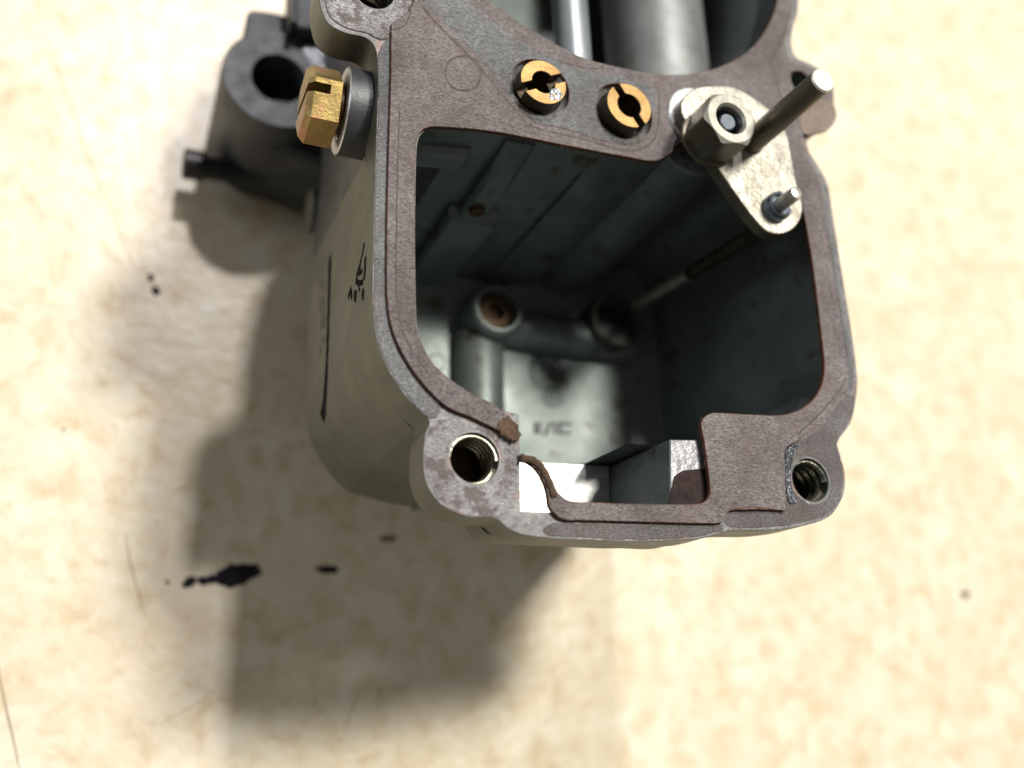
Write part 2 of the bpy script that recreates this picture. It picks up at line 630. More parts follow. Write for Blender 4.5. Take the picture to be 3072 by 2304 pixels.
# machined ledge and block of the front notch (face-plane pixel outlines)
mb = MB()
mb.prism(poly([(1345, 1375), (1828, 1397), (1832, 1590), (1430, 1590), (1360, 1500)], -15.3), -15.3, -17.0, 0.05)
mb.build('notch_ledge', M_MACH, bowl)
mb = MB()
mb.prism(poly([(2010, 1318), (2320, 1322), (2320, 1545), (2012, 1545)], -1.2), -1.2, -17.0, 0.12, side_slot=1)
mb.build('notch_block', [M_BLK, M_IN], bowl)
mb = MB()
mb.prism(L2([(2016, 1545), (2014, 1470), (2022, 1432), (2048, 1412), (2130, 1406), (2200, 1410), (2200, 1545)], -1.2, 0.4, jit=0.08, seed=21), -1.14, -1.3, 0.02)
M_BPATCH = metal('dark_brown_patch', (0.018, 0.012, 0.012), (0.045, 0.030, 0.030), 0.0, 0.7, 700, 0.00006)
M_BPATCH.node_tree.nodes['Principled BSDF'].inputs['Specular IOR Level'].default_value = 0.1
mb.build('block_patch', M_BPATCH, bowl)  # dark brown patch on the front part of the block top
mb = MB()
lo = poly([(1560, 1306), (2330, 1306), (2330, 1330), (1560, 1330)], 0)
mb.prism(lo, -16.9, -39.0, 0)
mb.build('front_wall', M_IN, bowl)

mb = MB()
mb.prism(L2([(1390, 1566), (1404, 1598), (1430, 1621), (1480, 1631), (1620, 1635), (1770, 1639), (1930, 1648), (1990, 1640), (2040, 1612), (2030, 1596), (1700, 1588), (1540, 1575), (1500, 1540), (1400, 1530)], -9.0, 0.5), ZFL + 0.3, -9.0, 0)
mb.prism(L2([(2090, 1605), (2140, 1608), (2280, 1604), (2330, 1590), (2400, 1560), (2400, 1500), (2090, 1500)], -7.5, 0.5), ZFL + 0.3, -7.5, 0)
mb.build('front_lip', M_CAST, bowl)

# features inside the bowl ------------------------------------------
back = lambda u: P(u, 386 + max(0, (u - 1330)) * 0.16 if u < 1950 else 480, 0)


def rib(u0, u1, z0, z1, depth, name='rib', taper=3.0):
    a, b_ = back(u0), back(u1)
    t = (b_ - a).normalized()
    nn = Vector((t.y, -t.x, 0))
    if nn.y > 0:
        nn = -nn
    m_ = MB()

    def prf(dp):
        return [a - nn * 1.0, a + nn * dp * 0.6, a + t * 0.5 + nn * dp, b_ - t * 0.5 + nn * dp, b_ + nn * dp * 0.6, b_ - nn * 1.0]
    a = a - nn * 0.45
    b_ = b_ - nn * 0.45
    depth += 0.45
    zm = z0 - min(taper, abs(z1 - z0) * 0.5)
    rings = [[(p.x, p.y, z) for p in prf(dp)] for z, dp in ((z0, 0.02), (z0 - (z0 - zm) * 0.5, depth * 0.75), (zm, depth), (z1, depth))]
    for r0_, r1_ in zip(rings, rings[1:]):
        m_.strip(r0_, r1_)
    m_.face(rings[0])
    m_.face(rings[-1])
    return m_.build(name, M_IN, inner)


rib(1530, 1620, -1.2, -19.2, 0.9, taper=9)
rib(1500, 1672, -17.5, -39.5, 1.2, taper=1.6)
rib(1262, 1450, -4.0, -7.0, 0.6, taper=1.4)
rib(1800, 1900, -2.0, -39.5, 0.8, taper=8)
# big half-round column below the pump spindle
cc = P(2085, 385, 0)
mb = MB()
mb.lathe((cc.x, cc.y, 0), (0, 0, 1), [(6.3, FLOOR), (6.0, -6), (5.9, -0.95), (5.7, -0.7)], 40, cap1=True)
mb.build('spindle_boss', M_IN, inner)
# little brass plug on the rib
pl = on_plane(1432, 637, back(1590) + Vector((0.25, -1.2, 0)), Vector((0.18, -1, 0)).normalized())
mb = MB()
mb.lathe(pl, (0.18, -1, 0), [(1.05, -0.4), (1.05, 0.1), (0.85, 0.16), (0.8, 0.02), (0.01, 0.02)], 24)
mb.build('brass_plug', M_RUST, inner)

# jet post and passages on the floor
jp = P(1497, 925, -33.00)
jr = MM(66, 1497, 925, -33.00)
mb = MB()
mb.lathe((jp.x, jp.y, 0), (0, 0, 1), [(jr * 1.32, FLOOR - .2), (jr * 1.32, -33.90), (jr * 1.22, -33.20), (jr * 1.12, -33.00), (jr * 0.98, -33.00), (jr * 0.92, -33.70), (jr * 0.9, -36.50)], 40)
post = mb.build('jet_post', M_IN, inner)
mb = MB()
mb.lathe((jp.x, jp.y, 0), (0, 0, 1), [(jr * 0.86, -35.50), (jr * 0.86, -34.40), (jr * 0.78, -34.25), (jr * 0.42, -34.25), (jr * 0.38, -35.70), (0.02, -35.70)], 32)
mb.build('main_jet', M_RUST, post)
mb = MB()
mb.lathe((jp.x, jp.y, 0), (0, 0, 1), [(jr * 0.985, -33.02), (jr * 1.0, -32.90), (jr * 1.10, -32.90), (jr * 1.13, -33.02)], 40)
mb.build('post_rim', M_IN, post)
# passage running towards the front, lying on the floor
p0 = P(1450, 1010, -36.00)
p1 = P(1468, 1300, -36.00)
mb = MB()
a0 = Vector((p0.x, p0.y + 1.2, FLOOR + 0.9))
a1 = Vector((p0.x + 0.4, p0.y - 13, FLOOR + 0.9))
mb.lathe(a0, a1 - a0, [(0.02, 0), (3.5, 0), (3.75, 0.5), (3.75, (a1 - a0).length)], 40, cap1=True)
mb.build('fuel_passage', M_IN, inner)
# passage along the back wall to the pump well
q0 = P(1500, 985, -36.00)
q1 = P(1900, 985, -36.00)
mb = MB()
b0 = Vector((q0.x, q0.y + 1.4, FLOOR + 0.6))
b1 = Vector((q1.x, q0.y + 1.2, FLOOR + 0.6))
mb.lathe(b0, b1 - b0, [(3.2, 0), (3.2, (b1 - b0).length)], 36, True, True)
mb.build('fuel_passage', M_IN, inner)
pw = P(1850, 960, -34.40)
mb = MB()
mb.lathe((pw.x, pw.y, 0), (0, 0, 1), [(4.5, FLOOR), (4.3, -35.0), (4.0, -34.4), (3.6, -34.4), (3.4, -35.0), (3.3, -38.6), (0.02, -38.6)], 40)
mb.build('pump_well', metal('shaded_well', (0.035, 0.035, 0.033), (0.085, 0.08, 0.07), 0.4, 0.5, 250, 0.00004), inner)  # dark colour carries the shade lying over the well
# ejector rings on the floor
for u, v, r in ((1660, 1190, 1.35), (1312, 1085, 1.2), (1640, 1120, 2.4)):
    c0 = P(u, v, FLOOR)
    mb = MB()
    mb.lathe((c0.x, c0.y, FLOOR), (0, 0, 1), [(r * 1.25, 0.0), (r * 1.15, 0.16), (r * 0.95, 0.16), (r * 0.85, 0.0)], 30)
    mb.build('ejector_ring', M_IN, inner)
# cast lettering on the floor: a bar, a stroke and part of a third sign


def raised(pxs, z, h_, mat, name, parent):
    m_ = MB()
    for pg in pxs:
        m_.prism(poly(pg, z), z + h_, z - 0.1, 0.04)
    return m_.build(name, mat, parent)


raised([[(1602, 1268), (1622, 1268), (1622, 1300), (1602, 1300)],
        [(1648, 1266), (1656, 1266), (1640, 1304), (1631, 1304)],
        [(1662, 1268), (1668, 1268), (1668, 1302), (1662, 1302)],
        [(1676, 1268), (1712, 1270), (1712, 1276), (1676, 1274)], [(1676, 1294), (1712, 1296), (1712, 1302), (1676, 1300)],
        [(1676, 1268), (1682, 1268), (1682, 1302), (1676, 1302)]], FLOOR, 0.3, M_DARK, 'cast_lettering', inner)

# ------------------------------------------------------------------ throat and trunk
mb = MB()
OUT_px = [(1185, 378), (1185, 0), (1185, -300), (1230, -600), (1420, -820), (1900, -880), (2200, -780), (2330, -560), (2380, -250), (2385, 0), (2350, 250), (2370, 395), (2100, 385), (1700, 372), (1500, 376)]
OUT = L2(OUT_px, ZF, 0.9)
mb.strip([(p[0], p[1], ZFL + 0.3) for p in OUT], [(p[0], p[1], -41.0) for p in OUT])
mb.cap([OUT], -41.0)
TRK = L2([(1260, -160), (1260, -420), (1420, -780), (1900, -840), (2280, -560), (2340, -300), (2260, -170), (1800, -140)], ZF, 1.0)
mb.strip([(p[0], p[1], -40.8) for p in TRK], [(p[0], p[1], -T) for p in TRK])
mb.cap([TRK], -T)
trunk = mb.build('throat_body', M_DARK, carb)
mb = MB()
mb.strip([(p[0], p[1], ZF - 0.3) for p in TH], [(p[0], p[1], -33.0) for p in TH])
mb.cap([TH], -33.0)
bore = mb.build('throat_bore', M_IN, trunk)
# bright tube crossing the bore and the slide plate beside it
tA, tB = P(1722, 190, -9.0), P(1672, -500, -9.0)
mb = MB()
ln = (tB - tA).length + 4
mb.lathe(tA - (tB - tA).normalized() * 4, tB - tA, [(2.35, 0), (2.35, ln)], 36, True, True)
mb.build('spray_tube', metal('drawn_tube', (0.24, 0.27, 0.30), (0.36, 0.40, 0.43), 0.6, 0.36, 260, 0.00003, stretch=(3, .3, 1)), bore)
mb = MB()
sc0 = P(1985, 330, -17.0)
sx = (tB - tA).normalized()
mb.lathe(sc0 - sx * 6, sx, [(0.02, 0), (7.0, 0), (7.4, 0.4), (7.4, 44), (0.02, 44)], 64)
mb.build('throttle_slide', metal('slide_metal', (0.15, 0.16, 0.165), (0.24, 0.25, 0.255), 0.45, 0.48, 130, 0.00003,
                              stain=((0.14, 0.13, 0.13), 150, 0.60)), bore)

# ------------------------------------------------------------------ threads in the screw holes


def helix(c, r, z0, z1, pitch, wire, a0=0.0, n=28):
    pts = []
    turns = abs(z1 - z0) / pitch
    k = int(turns * n)
    for i in range(k + 1):
        a = a0 + 2 * pi * i / n
        pts.append(Vector((c.x + r * cos(a), c.y + r * sin(a), z0 + (z1 - z0) * i / k)))
    return pts, wire


for (u, v, rp, pit, mat, lab) in ((1424, 1374, 78, 0.85, M_BLACK, 'screw_thread'), (2432, 1440, 66, 1.15, M_BLACK, 'screw_thread'), (1122, -28, 62, 0.85, M_BLACK, 'screw_thread')):
    cH = P(u, v, ZF)
    rH = MM(rp, u, v, ZF)
    mb = MB()
    pts, wr = helix(cH, rH * 0.97, ZF - 0.55, ZFL + 0.3, pit, 0.3)
    mb.tube(pts, pit * 0.36, 6)
    # sleeve behind the thread
    mb.lathe((cH.x, cH.y, 0), (0, 0, 1), [(rH * 0.995, ZF - 0.35), (rH * 0.995, ZFL - 0.1)], 40)
    mb.build(lab, metal('oily_thread', (0.11, 0.105, 0.085), (0.26, 0.25, 0.20), 0.7, 0.28, 500, 0.00004) if u != 2432 else
             metal('oily_spring', (0.09, 0.088, 0.07), (0.20, 0.20, 0.17), 0.8, 0.22, 500, 0.00004), flange)
for (u, v, rr_) in ((2432, 1440, 3.1), (1424, 1374, 3.2), (1122, -28, 2.8), (2402, 247, 1.9)):
    cH = P(u, v, ZF)
    mb = MB()
    mb.lathe((cH.x, cH.y, 0), (0, 0, 1), [(rr_, ZFL + 0.05), (rr_, ZFL - 1.2), (rr_ * 0.9, ZFL - 1.5), (0.02, ZFL - 1.5)], 30)
    mb.build('hole_bottom', M_RUST, flange)
# oil film on the left rim of that hole
mb = MB()
oil = L2([(2358, 1350), (2372, 1335), (2395, 1338), (2384, 1360), (2372, 1400), (2372, 1450), (2386, 1490), (2392, 1506), (2370, 1512), (2358, 1480), (2352, 1410)], ZF + .1, 0.3, jit=0.05)
mb.prism(oil, ZF + 0.22, ZF - 0.3, 0.12)
mb.build('oil_film', metal('oil_film', (0.02, 0.022, 0.03), (0.10, 0.11, 0.13), 0.3, 0.12, 900, 0.0004, bscale=1500), flange)

# ------------------------------------------------------------------ residue left on the flange
# bosses: old gasket pressed into the metal
mb = MB()
LRr = L2([(2372, 1338), (2410, 1318), (2470, 1275), (2530, 1196), (2562, 1190), (2548, 1262), (2510, 1322), (2522, 1380), (2528, 1440), (2518, 1492), (2484, 1540), (2416, 1565), (2320, 1580), (2195, 1582),
          (2170, 1560), (2172, 1500), (2340, 1510), (2356, 1480), (2356, 1400)], ZF, 0.4, jit=0.10, seed=3)
mb.prism(LRr, ZF + 0.07, ZF - 0.05, 0.03, [circle(2432, 1440, 74, ZF, 40, 0.25, 2)])
mb.build('gasket_residue', M_RES, flange)
mb = MB()
FR = L2([(1640, 1575), (1700, 1570), (1900, 1576), (2160, 1572), (2170, 1588), (2130, 1600), (2080, 1612), (1900, 1619), (1760, 1614), (1660, 1608), (1630, 1596)], ZF, 0.4, jit=0.12, seed=5)
mb.prism(FR, ZF + 0.07, ZF - 0.05, 0.03)
mb.build('gasket_residue', M_RES, flange)
mb = MB()
LLr = L2([(1300, 1268), (1345, 1258), (1440, 1278), (1530, 1320), (1552, 1330), (1550, 1420), (1540, 1520), (1490, 1550), (1402, 1542), (1326, 1506), (1285, 1447), (1275, 1380), (1281, 1306)], ZF, 0.4, jit=0.12, seed=8)
mb.prism(LLr, ZF + 0.06, ZF - 0.05, 0.03, [circle(1424, 1374, 88, ZF, 40, 0.3, 4)])
mb.build('gasket_residue', M_RESW, flange)
mb = MB()
LEr = L2([(1136, 160), (1172, 120), (1172, 300), (1163, 520), (1158, 800), (1162, 930), (1186, 1030), (1240, 1120), (1320, 1215), (1293, 1258), (1222, 1188), (1152, 1074),
          (1125, 960), (1122, 800), (1128, 520), (1135, 320)], ZF, 0.5, jit=0.06, seed=9)
mb.prism(LEr, ZF + 0.12, ZF - 0.05, 0.06)
mb.build('gasket_residue', M_RESB, flange)
mb = MB()
ULr = L2([(975, -60), (978, 20), (1000, 62), (1050, 88), (1105, 102), (1140, 120), (1195, 110), (1230, 60), (1235, -20), (1200, -110), (1100, -140), (1000, -120)], ZF, 0.5, jit=0.06, seed=10)
mb.prism(ULr, ZF + 0.16, ZF - 0.05, 0.06, [circle(1122, -28, 70, ZF, 40, 0.2, 6)])
mb.build('gasket_residue', M_RESW, flange)
mb = MB()
RIr = L2([(2534, 1190), (2552, 1180), (2560, 1120), (2545, 1000), (2520, 850), (2488, 650), (2470, 560), (2444, 510), (2440, 540), (2462, 600), (2486, 720), (2512, 880), (2536, 1040), (2540, 1120)], ZF, 0.5, jit=0.03, seed=11)
mb.prism(RIr, ZF + 0.10, ZF - 0.05, 0.05)
mb.build('gasket_residue', M_RESB, flange)

# ------------------------------------------------------------------ gasket
GZ = 0.0
G_px = [(1556, 1310), (1535, 1303), (1500, 1292), (1420, 1254), (1345, 1222), (1285, 1168), (1228, 1095), (1184, 1008), (1164, 920), (1160, 800), (1164, 520), (1172, 260), (1174, 70),
        (1174, 70), (1235, 20), (1238, -60), (1190, -200), (1180, -420), (1310, -690), (1600, -840), (1900, -860), (2100, -800), (2250, -630), (2350, -350), (2380, -80), (2380, 20), (2364, 80), (2356, 130), (2372, 180),
        (2430, 203), (2478, 243), (2490, 290), (2490, 345), (2455, 384), (2412, 404), (2414, 450), (2438, 496), (2462, 560), (2484, 700), (2510, 860), (2536, 1040), (2546, 1140), (2530, 1190), (2480, 1258), (2400, 1318), (2358, 1346), (2356, 1400), (2358, 1480), (2358, 1532), (2358, 1532),
        (2280, 1528), (2190, 1532), (2178, 1548), (2172, 1566), (2140, 1570), (1980, 1567), (1800, 1562), (1690, 1558), (1664, 1540), (1648, 1520), (1640, 1470), (1618, 1420), (1590, 1392), (1560, 1380),
        (1560, 1380), (1560, 1364), (1600, 1370), (1628, 1388), (1655, 1435), (1676, 1478), (1710, 1502), (1800, 1508), (1960, 1512), (2090, 1512), (2116, 1504), (2130, 1480), (2126, 1420), (2112, 1320), (2104, 1270), (2122, 1244), (2150, 1238), (2260, 1244), (2350, 1244),
        (2412, 1222), (2456, 1176), (2474, 1110), (2462, 980), (2440, 800), (2412, 640), (2380, 540), (2342, 466), (2286, 432), (2200, 420), (2110, 420), (2040, 430), (2010, 462), (1962, 482), (1880, 470), (1700, 436), (1480, 394), (1330, 380), (1282, 382), (1256, 405),
        (1248, 450), (1245, 700), (1248, 960), (1262, 1024), (1312, 1104), (1405, 1174), (1480, 1212), (1525, 1250), (1550, 1280)]
G = L2(G_px, GZ, 0.30, jit=0.035, jf=2.4, seed=1)
GTH = [(p[0], p[1]) for p in inset(L2(TH_px, ZF, 0.30, jit=0.03, jf=2.5, seed=2), 0.12)]
SP = circle(2092, 352, 100, GZ, 44, 0.08, 3)
gh = [GTH, circle(1621, 262, 95, GZ, 48, 0.06, 1), circle(1872, 334, 95, GZ, 48, 0.06, 2), circle(2402, 247, 41, GZ, 32, 0.1, 5)]
mb = MB()
mb.prism(G, GZ, ZF + 0.05, 0.06, gh, side_slot=1, hole_slot=1)
gasket = mb.build('gasket', [M_GASK, M_GEDGE], None, angle=25, origin=P(1700, 900, ZF))
tag(gasket, 'mauve brown paper gasket with a torn corner, lying on the open carburettor face', 'gasket')


# pressed creases: shallow rounded ridges with a dark foot
def crease(px, wd=0.14, z=GZ, closed=False, mat=M_CREASE, name='crease', hgt=0.03, step=0.5):
    m_ = MB()
    pts = spline([P(u, v, z) for u, v in px], step, closed=closed, jit=0.05, jf=1.2, seed=4)
    a, b_, c_ = [], [], []
    n = len(pts)
    for i, p in enumerate(pts):
        pa = pts[(i + 1) % n] if closed else pts[min(i + 1, n - 1)]
        pb = pts[i - 1] if closed else pts[max(i - 1, 0)]
        t = (pa - pb).normalized()
        k = 0.55 + 0.5 * noise.noise(Vector((p.x * 0.9, p.y * 0.9, 5)))
        if not closed:
            k *= min(1, 0.2 + 5 * min(i, n - 1 - i) / n)
        nn = Vector((-t.y, t.x, 0)) * wd * 1.45 * k
        a.append(p + nn + Vector((0, 0, 0.004)))
        b_.append(p - nn + Vector((0, 0, 0.004)))
        c_.append(p + Vector((0, 0, hgt)))
    m_.strip(a, c_, closed)
    m_.strip(c_, b_, closed)
    return m_.build(name, mat, gasket)


crease([(1240, -20), (1300, 60), (1385, 145), (1440, 205), (1520, 300), (1562, 350), (1580, 376)], 0.20)
crease([(1580, 376), (1650, 395), (1760, 420), (1850, 446), (1905, 452), (1955, 425), (1974, 380), (1978, 300), (1972, 245)], 0.15)
crease([(1600, 368), (1700, 388), (1800, 420), (1880, 434), (1930, 420), (1955, 380)], 0.10)
crease([(1440, 60), (1520, 110), (1610, 160), (1720, 196), (1800, 208)], 0.10)
crease([(1390, 168), (1430, 182), (1442, 222), (1428, 262), (1390, 272), (1352, 258), (1337, 220), (1350, 182)], 0.13, closed=True)
crease([(1172, 90), (1210, 80), (1228, 50), (1234, 10)], 0.12)
crease([(1200, 300), (1192, 520), (1188, 800), (1192, 920), (1212, 1000), (1250, 1075), (1300, 1135)], 0.09)
crease([(2372, 20), (2356, 90), (2322, 165), (2312, 180), (2325, 230), (2345, 295)], 0.22)
crease([(2540, 1130), (2505, 1190), (2440, 1260), (2400, 1295), (2375, 1312)], 0.12)
crease([(2180, 1528), (2260, 1522), (2330, 1528)], 0.08, mat=M_GEDGE)
crease([(2463, 700), (2490, 860), (2516, 1040), (2522, 1130), (2500, 1180), (2450, 1230)], 0.06, mat=M_RESB)
# blue-grey patch around the two jets
mb = MB()
BL = L2([(1270, 5), (1330, 60), (1420, 150), (1500, 245), (1560, 322), (1600, 362), (1700, 384), (1850, 424), (1910, 425), (1950, 395), (1962, 330), (1960, 262), (1900, 240), (1800, 222), (1700, 196), (1600, 146), (1500, 80), (1420, 20), (1385, -20), (1300, -80)], GZ, 0.45, jit=0.18, jf=0.9, seed=12)
mb.prism(BL, GZ + 0.02, GZ - 0.05, 0.01, [circle(1621, 262, 98, GZ, 40, 0.1, 1), circle(1872, 334, 98, GZ, 40, 0.1, 2)], bottom=False)
mb.build('stained_patch', M_RESB, gasket)
# torn fibrous flap on the right ear and at the torn end
mb = MB()
mb.prism(L2([(2408, 330), (2450, 300), (2496, 310), (2508, 350), (2490, 385), (2455, 400), (2412, 402), (2400, 370)], GZ, 0.25, jit=0.12, jf=3, seed=14), GZ + 0.10, GZ - 0.3, 0.05)
mb.build('torn_flap', paper('flap_paper', (0.15, 0.115, 0.10), (0.36, 0.30, 0.27), (0.22, 0.14, 0.10)), gasket)
mb = MB()
mb.prism(L2([(1500, 1262), (1525, 1250), (1550, 1272), (1558, 1300), (1554, 1318), (1535, 1322), (1512, 1306), (1490, 1290)], GZ, 0.2, jit=0.32, jf=2.2, seed=15), GZ + 0.16, GZ - 0.5, 0.08)
mb.build('torn_end', M_FLUFF, gasket)
mb = MB()
pts = spline([P(u, v, GZ + 0.05) for u, v in ((1562, 1372), (1600, 1382), (1628, 1406), (1650, 1452), (1664, 1490))], 0.3, closed=False, jit=0.06, jf=4)
mb.tube(pts, [0.40 + 0.07 * sin(i * 2.1) for i in range(len(pts))], 7)
mb.build('torn_strand', M_FLUFF, gasket)
# fibres standing off the cut edge
mb = MB()
edge = [q for q in G]
for k in range(230):
    i = R.randrange(len(edge))
    x, y = edge[i]
    a = R.uniform(0, 2 * pi)
    l_ = R.uniform(0.15, 0.5)
    p0_ = Vector((x, y, R.uniform(-0.4, -0.03)))
    p1_ = p0_ + Vector((cos(a) * l_ * .5, sin(a) * l_ * .5, R.uniform(-.05, .15)))
    p2_ = p0_ + Vector((cos(a + .5) * l_, sin(a + .5) * l_, R.uniform(-.1, .2)))
    mb.tube([p0_, p1_, p2_], 0.018, 3, caps=False)
fz = mb.build('loose_fibre', M_GASK, gasket)
tag(fz, kind='stuff')

# ------------------------------------------------------------------ brass jets


def arcpoly(c, r0, r1, a0, a1, n=18):
    o_ = [(c[0] + r1 * cos(a0 + (a1 - a0) * i / n), c[1] + r1 * sin(a0 + (a1 - a0) * i / n)) for i in range(n + 1)]
    i_ = [(c[0] + r0 * cos(a1 - (a1 - a0) * i / n), c[1] + r0 * sin(a1 - (a1 - a0) * i / n)) for i in range(n + 1)]
    return o_ + i_


def half_ring(c, r0, r1, ang, gap, side, n=18):
    """half of a slotted ring; slot of half width gap along direction ang"""
    b1 = math.asin(min(0.99, gap / r1))
    b0 = math.asin(min(0.99, gap / r0))
    o_ = [ang + b1 + (pi - 2 * b1) * i / n for i in range(n + 1)]
    i_ = [ang + pi - b0 - (pi - 2 * b0) * i / n for i in range(n + 1)]
    sh = 0 if side > 0 else pi
    return [(c[0] + r1 * cos(a + sh), c[1] + r1 * sin(a + sh)) for a in o_] + [(c[0] + r0 * cos(a + sh), c[1] + r0 * sin(a + sh)) for a in i_]


def jet(u, v, zt, rp, holep, slot_px, gap, lab):
    c0 = P(u, v, zt)
    r = MM(rp, u, v, zt)
    rh = MM(holep, u, v, zt)
    e0, e1 = P(*slot_px[0], zt), P(*slot_px[1], zt)
    ang = math.atan2(e1.y - e0.y, e1.x - e0.x)
    cc_ = (c0.x, c0.y)
    m_ = MB()
    sd = 1.5
    for s_ in (1, -1):
        m_.prism(half_ring(cc_, rh, r, ang, gap, s_), zt, zt - sd, 0.07, side_slot=1)
    m_.slot = 1
    m_.lathe((c0.x, c0.y, 0), (0, 0, 1), [(r * 0.99, -8), (r * 0.99, zt - sd), (rh, zt - sd), (rh * 0.97, zt - 5.0), (rh * 0.5, zt - 5.4), (rh * 0.45, -8)], 40)
    o_ = m_.build('brass_jet', [M_BRASS, M_JETSHADE], carb, angle=30)
    m2 = MB()
    m2.lathe((c0.x, c0.y, 0), (0, 0, 1), [(rh * 0.985, zt - sd - 0.25), (rh * 0.96, zt - 4.6), (0.02, zt - 4.6)], 28)
    m2.build('jet_bore', M_RUST, o_)
    return o_, c0, r


j1, c1, r1 = jet(1631, 246, 1.9, 75, 37, ((1555, 268), (1705, 232)), MM(13, 1629, 248), 'a')
j1['label'] = 'cleaner brass jet with a level slot and a burred lower right edge'
j2, c2, r2 = jet(1888, 316, 1.9, 75, 39, ((1845, 245), (1935, 385)), MM(12, 1886, 318), 'b')
j2['label'] = 'dull brass jet with a steep slanted slot'
# burr on the first jet
mb = MB()
for k in range(9):
    bb = P(1664 + R.uniform(-14, 22), 280 + R.uniform(-8, 14), 1.9)
    mb.lathe(bb + Vector((0, 0, -0.05)), (R.uniform(-.3, .3), R.uniform(-.3, .3), 1), [(R.uniform(.25, .5), 0), (R.uniform(.12, .3), 0.10), (0.01, 0.15)], 9)
mb.build('burr', M_WET, j1)
for (u, v) in ((1621, 262), (1872, 334)):
    cw = P(u, v, ZF)
    rw = MM(92, u, v, ZF)
    mb = MB()
    mb.lathe((cw.x, cw.y, 0), (0, 0, 1), [(rw + 0.02, ZF - 0.05), (rw - 0.5, ZF - 0.75), (rw - 0.52, -5.2), (0.05, -5.2)], 44)
    mb.build('jet_seat', M_MACH, flange)

# ------------------------------------------------------------------ pump lever
PZ, PT = 1.9, 1.7
LV_px = [(2046, 300), (2078, 268), (2130, 258), (2200, 262), (2270, 300), (2330, 350), (2360, 402), (2374, 470), (2388, 545), (2404, 600), (2406, 640), (2388, 678), (2352, 700), (2310, 698), (2276, 672), (2220, 600), (2130, 470), (2062, 372), (2044, 335)]
LV = L2(LV_px, PZ, 0.4)
mb = MB()
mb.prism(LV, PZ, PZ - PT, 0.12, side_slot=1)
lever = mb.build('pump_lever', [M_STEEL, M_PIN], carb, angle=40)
lever['label'] = 'shiny flat pump lever plate with a nut and two pins'
sb = P(2088, 352, 0)
mb = MB()
mb.lathe((sb.x, sb.y, 0), (0, 0, 1), [(4.0, -3), (4.0, 0.05), (3.85, 0.25), (2.0, 0.25)], 44)
mb.build('spindle_collar', M_MACH, carb)
# nut
nt_c = P(2194, 355, 7.0)
nR = MM(95, 2196, 355, 7.0)
mb = MB()
NB = 1.55
hexa = [(nt_c.x + nR * cos(pi / 3 * k + 0.15), nt_c.y + nR * sin(pi / 3 * k + 0.15)) for k in range(6)]
n_ = 60
hp = []
for k in range(60):
    a = 2 * pi * k / 60
    aa = ((a - 0.15) % (pi / 3)) - pi / 6
    hp.append((a, nR * cos(pi / 6) / cos(aa)))
rc = nR * cos(pi / 6) * 0.97
holeR = MM(48, 2200, 355, 7)


def ringp(f, z):
    return [(nt_c.x + f(a, r) * cos(a), nt_c.y + f(a, r) * sin(a), z) for a, r in hp]


low = ringp(lambda a, r: r, NB)
mid = [(nt_c.x + r * cos(a), nt_c.y + r * sin(a), 7.0 - (r - rc) * 0.75) for a, r in hp]
topc = ringp(lambda a, r: rc, 7.0)
hol = ringp(lambda a, r: holeR * 1.12, 7.0)
hol2 = ringp(lambda a, r: holeR, 6.6)
hol3 = ringp(lambda a, r: holeR, 3.0)
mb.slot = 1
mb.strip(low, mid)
mb.slot = 0
for a_, b__ in ((mid, topc), (topc, hol), (hol, hol2), (hol2, hol3)):
    mb.strip(a_, b__)
nut = mb.build('hex_nut', [M_NUT, M_PIN], lever, angle=22)
mb = MB()
mb.lathe((nt_c.x, nt_c.y, 0), (0, 0, 1), [(holeR * 0.985, 3.2), (holeR * 0.985, 4.3), (holeR * 0.6, 4.4), (holeR * 0.56, 4.7), (holeR * 0.56, 6.2), (holeR * 0.50, 6.35), (0.01, 6.35)], 32)
mb.build('stud', M_STUD, nut)
mb = MB()
pts, _ = helix(Vector((nt_c.x, nt_c.y, 0)), holeR * 0.97, 6.3, 3.6, 0.55, 0.1)
mb.tube(pts, 0.16, 5)
mb.build('nut_thread', M_BLACK, nut)
mb = MB()
mb.lathe((nt_c.x, nt_c.y, 0), (0, 0, 1), [(nR * 1.0, PZ - 0.01), (nR * 1.0, PZ + 0.42), (nR * 0.96, PZ + 0.5), (nR * 0.5, PZ + 0.5)], 40)
mb.build('washer', M_PIN, lever)
# long pin
pb = P(2252, 428, PZ)
pr = 1.46
mb = MB()
mb.lathe((pb.x, pb.y, 0), (0, 0, 1), [(pr * 1.12, PZ - 0.02), (pr * 1.12, PZ + 0.12), (pr, PZ + 0.2), (pr, 15.4)], 36)
pin = mb.build('long_pin', M_PIN, lever)
mb = MB()
mb.lathe((pb.x, pb.y, 0), (0, 0, 1), [(pr, 15.4), (pr * 0.97, 15.55), (pr * 0.9, 15.65), (0.02, 15.65)], 36)
mb.build('pin_tip', M_PINEND, pin)
# short pin with collar and circlip
sp = P(2322, 628, PZ)
mb = MB()
mb.lathe((sp.x, sp.y, 0), (0, 0, 1), [(1.75, PZ - 0.02), (1.75, PZ + 0.9), (1.6, PZ + 1.05), (0.8, PZ + 1.05)], 32)
collar = mb.build('collar', M_STUD, lever)
mb = MB()
mb.lathe((sp.x, sp.y, 0), (0, 0, 1), [(0.85, PZ), (0.85, PZ + 4.1), (0.7, PZ + 4.4), (0.3, PZ + 4.55), (0.01, PZ + 4.57)], 28)
mb.build('short_pin', M_STEEL, lever)
mb = MB()
cp = [(sp.x + 1.45 * cos(a), sp.y + 1.45 * sin(a), PZ + 1.45) for a in [0.9 + i * (2 * pi - 1.3) / 26 for i in range(27)]]
mb.tube(cp, 0.20, 7)
mb.build('circlip', M_STUD, lever)
